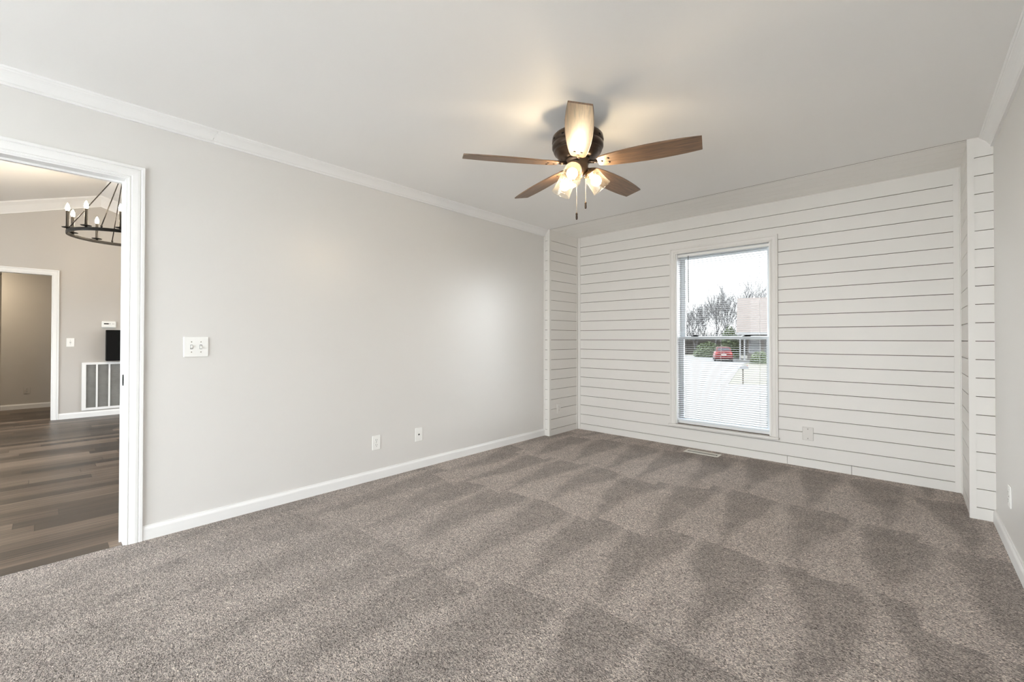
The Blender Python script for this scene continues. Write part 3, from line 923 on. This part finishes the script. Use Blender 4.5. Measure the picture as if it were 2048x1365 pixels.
def duplex(o_, n_, label, group=None, mat='plastic', h=.114, w=.070):
    m4 = frame_of(o_, n_)
    root = tag(empty('wall_outlet', o_), label, 'outlet', group)
    b = MB(); b.bbox(-w / 2, w / 2, -h / 2, h / 2, 0, .006, .002); b.xf(m4); b.build('cover_plate', M[mat], root)
    for s in (1, -1):
        b = MB()
        ring = [(.0165 * math.cos(t) , max(-.0145, min(.0145, .0175 * math.sin(t))) + s * .0195) for t in [2 * PI * i / 20 for i in range(20)]]
        b.loft([[(x, y, .005) for x, y in ring], [(x, y, .0078) for x, y in ring]]); b.xf(m4)
        rc = b.build('receptacle', M[mat], root)
        b = MB()
        b.box(-.0075, -.0055, s * .0195 - .001, s * .0195 + .008, .007, .0083); b.box(.0055, .0075, s * .0195 - .001, s * .0195 + .007, .007, .0083)
        b.lathe([(0, .007), (.0026, .007), (.0026, .0083), (0, .0083)], (0, s * .0195 - .008, 0), seg=10)
        b.xf(m4); tag(b.build('slots', M['dark'], rc), 'dark plug slots')
    b = MB(); b.lathe([(0, .006), (.003, .006), (.0025, .0075), (0, .0078)], (0, 0, 0), seg=10); b.xf(m4); b.build('screw', M['chain'], root)
    return root
duplex((XL, 1.808, .292), (1, 0, 0), 'white duplex outlet low on the left wall, the one nearer the doorway')
duplex((XA, 4.135, .300), (1, 0, 0), 'off white duplex outlet on the shiplap return left of the window', mat='ship', w=.074)
duplex((XR, 3.438, .298), (-1, 0, 0), 'white duplex outlet low on the right wall beside the baseboard')
duplex((-10.369, -.162, .294), (1, 0, 0), 'painted outlet on the taupe corridor wall beyond the far doorway', mat='corr')

root = tag(empty('cable_plate', (XL, 2.214, .292)), 'white cable jack plate low on the left wall, farther from the doorway', 'wall plate')
m4 = frame_of((XL, 2.214, .292), (1, 0, 0))
b = MB(); b.bbox(-.037, .037, -.058, .058, 0, .006, .002); b.xf(m4); b.build('cover_plate', M['plastic'], root)
b = MB(); b.box(-.008, .008, -.006, .003, .005, .0068); b.box(-.004, .004, .003, .007, .005, .0068); b.xf(m4); tag(b.build('jack', M['dark'], root), 'black jack opening')
for y in (.041, -.041):
    b = MB(); b.lathe([(0, .006), (.003, .006), (.0025, .0072), (0, .0074)], (0, y, 0), seg=10); b.xf(m4); b.build('screw', M['plastic'], root)

def toggle_plate(o_, n_, gangs, label, w, h):
    root = tag(empty('light_switch', o_), label, 'light switch')
    m4 = frame_of(o_, n_)
    b = MB(); b.bbox(-w / 2, w / 2, -h / 2, h / 2, 0, .007, .003); b.xf(m4); b.build('cover_plate', M['plastic'], root)
    for g in range(gangs):
        x = (g - (gangs - 1) / 2) * .046
        up = 1 if g == 0 else -1
        b = MB(); b.box(x - .0062, x + .0062, -.0125, .0125, .0066, .0074); b.xf(m4)
        sl = b.build('toggle_slot', M['dark'], root)
        b = MB()
        b.loft([[(x - .0048, -.010, .007), (x + .0048, -.010, .007), (x + .0048, .010, .007), (x - .0048, .010, .007)],
                [(x - .0040, up * .006 - .0045, .017), (x + .0040, up * .006 - .0045, .017), (x + .0040, up * .006 + .0045, .017), (x - .0040, up * .006 + .0045, .017)]])
        b.xf(m4); b.build('toggle', M['plastic'], sl)
        for y in (.030, -.030):
            b = MB(); b.lathe([(0, .007), (.0034, .007), (.003, .0085), (0, .0088)], (x, y, 0), seg=10); b.xf(m4); b.build('screw', M['chain'], root)
    return root
toggle_plate((XL, .6215, 1.070), (1, 0, 0), 2, 'white double toggle switch plate right of the doorway', .124, .119)
toggle_plate((HX1, .265, 1.064), (1, 0, 0), 1, 'white single toggle switch on the grey wall of the next room', .080, .119)

root = tag(empty('blank_plate', (-.661, YB, .294)), 'grey blank cover plate on the shiplap right of the window', 'wall plate')
m4 = frame_of((-.661, YB, .294), (0, -1, 0))
b = MB(); b.bbox(-.040, .040, -.057, .057, 0, .006, .002); b.xf(m4); b.build('cover_plate', M['greyplate'], root)
for y in (.041, -.041):
    b = MB(); b.lathe([(0, .006), (.003, .006), (.0025, .0072), (0, .0074)], (0, y, 0), seg=10); b.xf(m4); b.build('screw', M['bronze'], root)

# thermostat
root = tag(empty('thermostat', (HX1, .658, 1.324)), 'white thermostat above the black panel in the next room', 'thermostat')
m4 = frame_of((HX1, .658, 1.324), (1, 0, 0))
b = MB(); b.bbox(-.078, .078, -.048, .048, 0, .03, .008); b.xf(m4); b.build('body', M['plastic'], root)
b = MB(); b.bbox(-.055, -.002, .002, .018, .029, .031, .001); b.xf(m4); tag(b.build('display', M['black'], root), 'dark display strip')
for y in (.006, .015):
    b = MB(); b.bbox(.004, .014, y - .003, y + .003, .029, .032, .001); b.xf(m4); b.build('button', M['smoke'], root)
b = MB(); b.bbox(.030, .058, .008, .012, .0295, .0306, .0003); b.xf(m4); b.build('button_row', M['smoke'], root)

# black panel on the grey wall
root = tag(empty('wall_panel', (HX1, .90, 1.01)), 'black rectangular box mounted above the return air grille', 'panel')
b = MB(); b.bbox(HX1, HX1 + .13, .624, 1.20, .795, 1.243, .004); b.build('body', M['black'], root)
b = MB(); b.bbox(HX1 + .129, HX1 + .133, .79, 1.04, .90, 1.128, .001); tag(b.build('inset', M['smoke'], root), 'grey glass inset')

# return air grille
root = tag(empty('return_grille', (HX1, .78, .44)), 'white return air grille low on the grey wall of the next room', 'vent grille')
GY0, GY1, GZ0, GZ1 = .380, 1.19, .094, .776
b = MB()
b.bbox(HX1, HX1 + .022, GY0, GY0 + .045, GZ0, GZ1); b.bbox(HX1, HX1 + .022, GY1 - .045, GY1, GZ0, GZ1)
b.bbox(HX1, HX1 + .0212, GY0 + .04, GY1 - .04, GZ0 + .0003, GZ0 + .036); b.bbox(HX1, HX1 + .0212, GY0 + .04, GY1 - .04, GZ1 - .032, GZ1 - .0003)
b.build('frame', M['trim'], root)
y = GY0 + .156
while y < GY1 - .06:
    b = MB(); b.bbox(HX1 + .004, HX1 + .020, y - .010, y + .010, GZ0 + .03, GZ1 - .025, .002); b.build('bar', M['trim'], root)
    y += .1315
b = MB()
z = GZ0 + .036
while z < GZ1 - .035:
    b.loft([[(HX1 + .002, yy, z), (HX1 + .012, yy, z - .006), (HX1 + .012, yy, z - .005), (HX1 + .002, yy, z + .001)] for yy in (GY0 + .04, GY1 - .04)])
    z += .011
b.box(HX1 + .0005, HX1 + .003, GY0 + .04, GY1 - .04, GZ0 + .03, GZ1 - .03)
tag(b.build('filter_louvers', M['filter'], root), 'grey fine louvers')

# floor register
root = tag(empty('floor_register', (-1.503, 4.39, 0)), 'almond metal floor register in the carpet below the window', 'vent')
b = MB()
VX0, VX1, VY0, VY1 = -1.668, -1.343, 4.335, 4.452
ns_ = 20
b.bbox(VX0, VX1, VY0, VY0 + .030, 0, .005, .002); b.bbox(VX0, VX1, VY1 - .030, VY1, 0, .005, .002)
b.bbox(VX0, VX0 + .024, VY0 + .028, VY1 - .028, 0, .0047, .002); b.bbox(VX1 - .024, VX1, VY0 + .028, VY1 - .028, 0, .0047, .002)
wst = (VX1 - VX0 - .048) / ns_
for i in range(1, ns_):
    x = VX0 + .024 + i * wst
    b.box(x - .0019, x + .0019, VY0 + .028, VY1 - .028, .0005, .0045)
b.build('face', M['register'], root)
b = MB(); b.box(VX0 + .02, VX1 - .02, VY0 + .026, VY1 - .026, 0, .001); tag(b.build('damper', M['dark'], root), 'dark slots')

# ------------------------------------------------------------------ outdoors
GZ = -1.2
b = MB(); b.box(-90, 70, 4.9, 150, GZ - .3, GZ - .02)
struct(b, 'ground', M['lawn'], 'dry ground outside the window', 'ground')
b = MB(); b.loft([[(x, y, z) for x, y in ((-60, 5), (60, 5), (60, 26), (6, 33), (-5.0, 25.4), (-6.9, 23.9), (-11.4, 43.6), (-12.5, 53), (-23, 62), (-60, 45))] for z in (GZ - .02, GZ)])
struct(b, 'ground_street', M['road'], 'pale street and driveway outside the window', 'street')
b = MB(); b.box(-90, 70, -60, YR - .3, GZ - .3, GZ + .9)  # unseen ground, kept pale to bounce daylight through the added door
struct(b, 'ground_rear', M['yard'], 'unseen yard behind the house, made pale to bounce light indoors', 'ground')

def tree(base, height, seed, lean=0, levels=5, spread=.42, name='bare_tree'):
    rnd = random.Random(seed)
    b = MB()
    def grow(p, d, length, r, lvl):
        segs = 3
        pts, rs = [p], [r]
        q = p
        for i in range(segs):
            d = (d + Vector((rnd.uniform(-1, 1), rnd.uniform(-1, 1), rnd.uniform(-.25, .6))) * .14).normalized()
            q = q + d * (length / segs)
            pts.append(q); rs.append(r * (1 - .42 * (i + 1) / segs))
        b.tube(pts, rs, 5 if lvl < 2 else 3, smooth=False)
        if lvl >= levels: return
        kids = rnd.choice((3, 3, 4)) if lvl > 0 else 5
        for k in range(kids):
            t = 1.0 if k == 0 else rnd.uniform(.35, 1.0)
            i = min(int(t * segs), segs - 1)
            pp = pts[i].lerp(pts[i + 1], t * segs - i)
            ang = rnd.uniform(0, 2 * PI)
            side = d.orthogonal().normalized()
            side = Matrix.Rotation(ang, 3, d) @ side
            nd = (d + side * (spread * rnd.uniform(.6, 1.5)) + Vector((0, 0, .18))).normalized()
            grow(pp, nd, length * rnd.uniform(.58, .80), max(rs[i] * (.66 if k else .8), .0145), lvl + 1)
    base = Vector(base)
    grow(base, Vector((lean, 0, 1)).normalized(), height * .30, height * .0095, 0)
    o = b.build(name, M['bark'], recalc=False)
    return o
spots = [(-23.6, 66.0, 9.3, 1), (-20.8, 65.5, 11.0, 2), (-19.9, 69.5, 12.2, 3), (-17.6, 70.5, 12.0, 4), (-24.6, 72.0, 9.8, 5), (-14.2, 73.0, 12.6, 6), (-11.5, 74.5, 12.4, 7), (-21.4, 60.5, 8.2, 8), (-26.5, 68, 9.0, 9), (-16.5, 76, 12.0, 10), (-9.0, 72.5, 12.5, 11), (-22.6, 78, 11.0, 12)]
for i, (x, y, hgt, sd) in enumerate(spots):
    o = tree((x, y, GZ - .1), hgt + 1.2, sd)
    tag(o, 'bare grey winter tree among the thicket beyond the street', 'tree', 'bare trees beyond the street')

def bush(name, c, rx, ry, rz, n, mat, label, cat, seed, group=None, leaf=.10, kind=None):
    rnd = random.Random(seed)
    b = MB()
    for i in range(n):
        th, u = rnd.uniform(0, 2 * PI), rnd.uniform(-.2, 1)
        rr = rnd.uniform(.55, 1.05)
        s = math.sqrt(max(0, 1 - u * u))
        p = Vector((c[0] + rx * rr * s * math.cos(th), c[1] + ry * rr * s * math.sin(th), c[2] + rz * rr * max(u, -.02)))
        a = Vector((rnd.uniform(-1, 1), rnd.uniform(-1, 1), rnd.uniform(-1, 1))).normalized() * leaf * rnd.uniform(.5, 1.4)
        d = a.orthogonal().normalized() * leaf * rnd.uniform(.3, .7)
        k = len(b.v)
        b.v += [tuple(p - a), tuple(p + d), tuple(p + a), tuple(p - d)]
        b.face([k, k + 1, k + 2, k + 3])
    o = b.build(name, mat, recalc=False)
    return tag(o, label, cat, group, kind)

# brush under the trees: nobody could count the stems
rnd = random.Random(3)
b = MB()
for i in range(5200):
    t = rnd.random()
    x = -31 + 16.5 * t + rnd.uniform(-1, 1); y = 70 + 6 * t + rnd.uniform(-4, 4)
    hgt = rnd.uniform(.8, 4.6) * rnd.uniform(.5, 1)
    p = Vector((x, y, GZ - .05)); d = Vector((rnd.uniform(-.35, .35), rnd.uniform(-.2, .2), 1))
    q1 = p + d * hgt * .5; q2 = q1 + (d + Vector((rnd.uniform(-.5, .5), 0, 0))) * hgt * .5
    w = rnd.uniform(.015, .045)
    b.tube([p, q1, q2], [w, w * .8, w * .3], 3, smooth=False)
tag(b.build('thicket', M['brush'], recalc=False), 'brown leafless thicket below the bare trees', 'thicket', kind='stuff')
bush('hedge', (-23.5, 73.0, GZ), 9.5, 2.5, 2.3, 4200, M['brush'], 'low brown hedge at the far edge of the driveway', 'hedge', 5, leaf=.30)
bush('evergreen_shrub', (-15.9, 55.9, GZ), 1.05, 1.0, 3.9, 2600, M['ever'], 'tall yellow green evergreen beside the house corner', 'shrub', 6, leaf=.13)
bush('evergreen_shrub', (-19.0, 57.8, GZ), 1.9, 1.2, 1.9, 2200, M['ever'], 'low green bush behind the red car', 'shrub', 8, leaf=.13)
bush('evergreen_shrub', (-10.6, 46.6, GZ), .85, .7, 1.15, 1700, M['ever'], 'rounded green shrub in front of the house porch', 'shrub', 9, leaf=.09)

# house across the street: local frame x along the facade, y away from us
HM = Matrix.Translation((-13.3, 48.9, GZ)) @ Matrix.Rotation(R(14.0), 4, 'Z')
root = tag(empty('house', (-13.3, 48.9, GZ)), 'tan roofed single storey house across the driveway', 'house')
b = MB(); b.box(1.0, 15, 2.0, 11.5, 0, 3.0); b.xf(HM); b.build('wall', M['siding'], root)
b = MB()
b.loft([[(x, -.25, 3.02), (x, 6.4, 7.1), (x, 13, 3.02), (x, 13, 2.88), (x, 6.4, 6.95), (x, -.25, 2.88)] for x in (0, 16)])
b.xf(HM); b.build('roof', M['roof'], root)
b = MB(); b.box(0, 16, -.28, -.22, 2.78, 3.05); b.box(0, 16, -.2, 2.0, 2.80, 2.86); b.xf(HM); b.build('eave', M['ext_white'], root)
for x in (.35, .75, 5.4):
    b = MB(); b.box(x - .07, x + .07, 0, .14, .15, 2.85); b.box(x - .11, x + .11, -.04, .18, .12, .25); b.xf(HM); b.build('porch_post', M['ext_white'], root)
b = MB(); b.box(.0, 6, -.1, 2.0, 0, .14); b.xf(HM); b.build('porch', M['road'], root)
b = MB(); b.box(2.6, 3.5, 1.94, 2.03, .15, 2.25); b.xf(HM); b.build('door', M['ext_dark'], root)
b = MB(); b.box(1.2, 2.2, 1.94, 2.03, .9, 2.2); b.xf(HM); wf = b.build('window', M['ext_dark'], root)
b = MB()
b.box(1.13, 1.2, 1.92, 1.98, .83, 2.27); b.box(2.2, 2.27, 1.92, 1.98, .83, 2.27); b.box(1.13, 2.27, 1.92, 1.98, .83, .9); b.box(1.13, 2.27, 1.92, 1.98, 2.2, 2.27)
b.xf(HM); b.build('window_frame', M['ext_white'], wf)

# parked car seen from behind
CM = Matrix.Translation((-14.25, 48.0, GZ)) @ Matrix.Rotation(R(20), 4, 'Z')
root = tag(empty('car', (-14.25, 48.0, GZ)), 'red hatchback parked on the pale driveway', 'car')
b = MB()
def csec(y, hw, z0, z1, hw2):
    zm = z0 + (z1 - z0) * .45
    return [(-hw * .92, y, z0), (hw * .92, y, z0), (hw, y, z0 + .15), (hw, y, zm), (hw2, y, z1 - .05), (hw2 * .85, y, z1), (-hw2 * .85, y, z1), (-hw2, y, z1 - .05), (-hw, y, zm), (-hw, y, z0 + .15)]
b.loft([csec(-.02, .78, .34, .80, .70), csec(.05, .84, .27, .98, .78), csec(.30, .88, .23, 1.04, .80), csec(1.2, .90, .22, 1.05, .80), csec(2.9, .90, .22, 1.00, .80), csec(3.9, .88, .23, .86, .72), csec(4.2, .78, .30, .72, .60)], smooth=True)
b.loft([[(-.74, .06, .97), (.74, .06, .97), (.74, 2.95, .97), (-.74, 2.95, .97)], [(-.62, .42, 1.44), (.62, .42, 1.44), (.62, 2.15, 1.46), (-.62, 2.15, 1.46)], [(-.52, .55, 1.50), (.52, .55, 1.50), (.52, 1.95, 1.52), (-.52, 1.95, 1.52)]])
b.xf(CM); b.build('body', M['car_red'], root)
b = MB(); b.loft([[(-.64, .112, 1.03), (.64, .112, 1.03), (.64, .132, 1.035), (-.64, .132, 1.035)], [(-.54, .375, 1.40), (.54, .375, 1.40), (.54, .395, 1.40), (-.54, .395, 1.40)]]); b.xf(CM); b.build('rear_window', M['car_glass'], root)
for s in (-1, 1):
    b = MB(); b.loft([[(s * .735, .45, 1.02), (s * .735, 2.7, 1.02), (s * .70, 2.7, 1.02), (s * .70, .45, 1.02)], [(s * .645, .62, 1.38), (s * .645, 2.15, 1.38), (s * .61, 2.15, 1.38), (s * .61, .62, 1.38)]]); b.xf(CM); b.build('side_window', M['car_glass'], root)
    b = MB(); b.bbox(s * .78, s * .52, -.02, .10, .74, .92, .02); b.xf(CM); b.build('tail_light', M['lamp_red'], root)
    for y in (.75, 3.35):
        b = MB(); b.lathe([(0, -.1), (.20, -.1), (.31, -.09), (.325, -.05), (.325, .05), (.31, .09), (.20, .1), (0, .1)], (s * .80, y, .325), (1, 0, 0), 20); b.xf(CM); b.build('wheel', M['rubber'], root)
b = MB(); b.bbox(-.82, .82, -.10, .12, .33, .52, .03); b.xf(CM); b.build('rear_bumper', M['car_red'], root)
b = MB(); b.bbox(-.24, .24, -.045, .0, .60, .74, .005); b.xf(CM); b.build('licence_plate', M['plate'], root)
b = MB(); b.bbox(-.09, .09, -.03, .04, .82, .90, .01); b.xf(CM); b.build('badge', M['ext_white'], root)

# mailbox
root = tag(empty('mailbox', (-6.3, 24.3, GZ)), 'grey mailbox on a thin post at the lawn corner', 'mailbox')
MMx = Matrix.Translation((-6.3, 24.3, GZ)) @ Matrix.Rotation(YAW, 4, 'Z')
b = MB(); b.box(-.025, .025, -.025, .025, 0, .82); b.box(-.03, .03, -.14, .14, .79, .82); b.xf(MMx); b.build('post', M['postwood'], root)
b = MB(); b.loft([[(-.22, yy, .82), (.22, yy, .82), (.22, yy, .90), (.15, yy, .965), (0, yy, .985), (-.15, yy, .965), (-.22, yy, .90)] for yy in (-.12, .12)]); b.xf(MMx); bx = b.build('box', M['mail'], root)
b = MB(); b.box(.22, .228, -.015, .015, .87, 1.0); b.xf(MMx); b.build('flag', M['lamp_red'], bx)
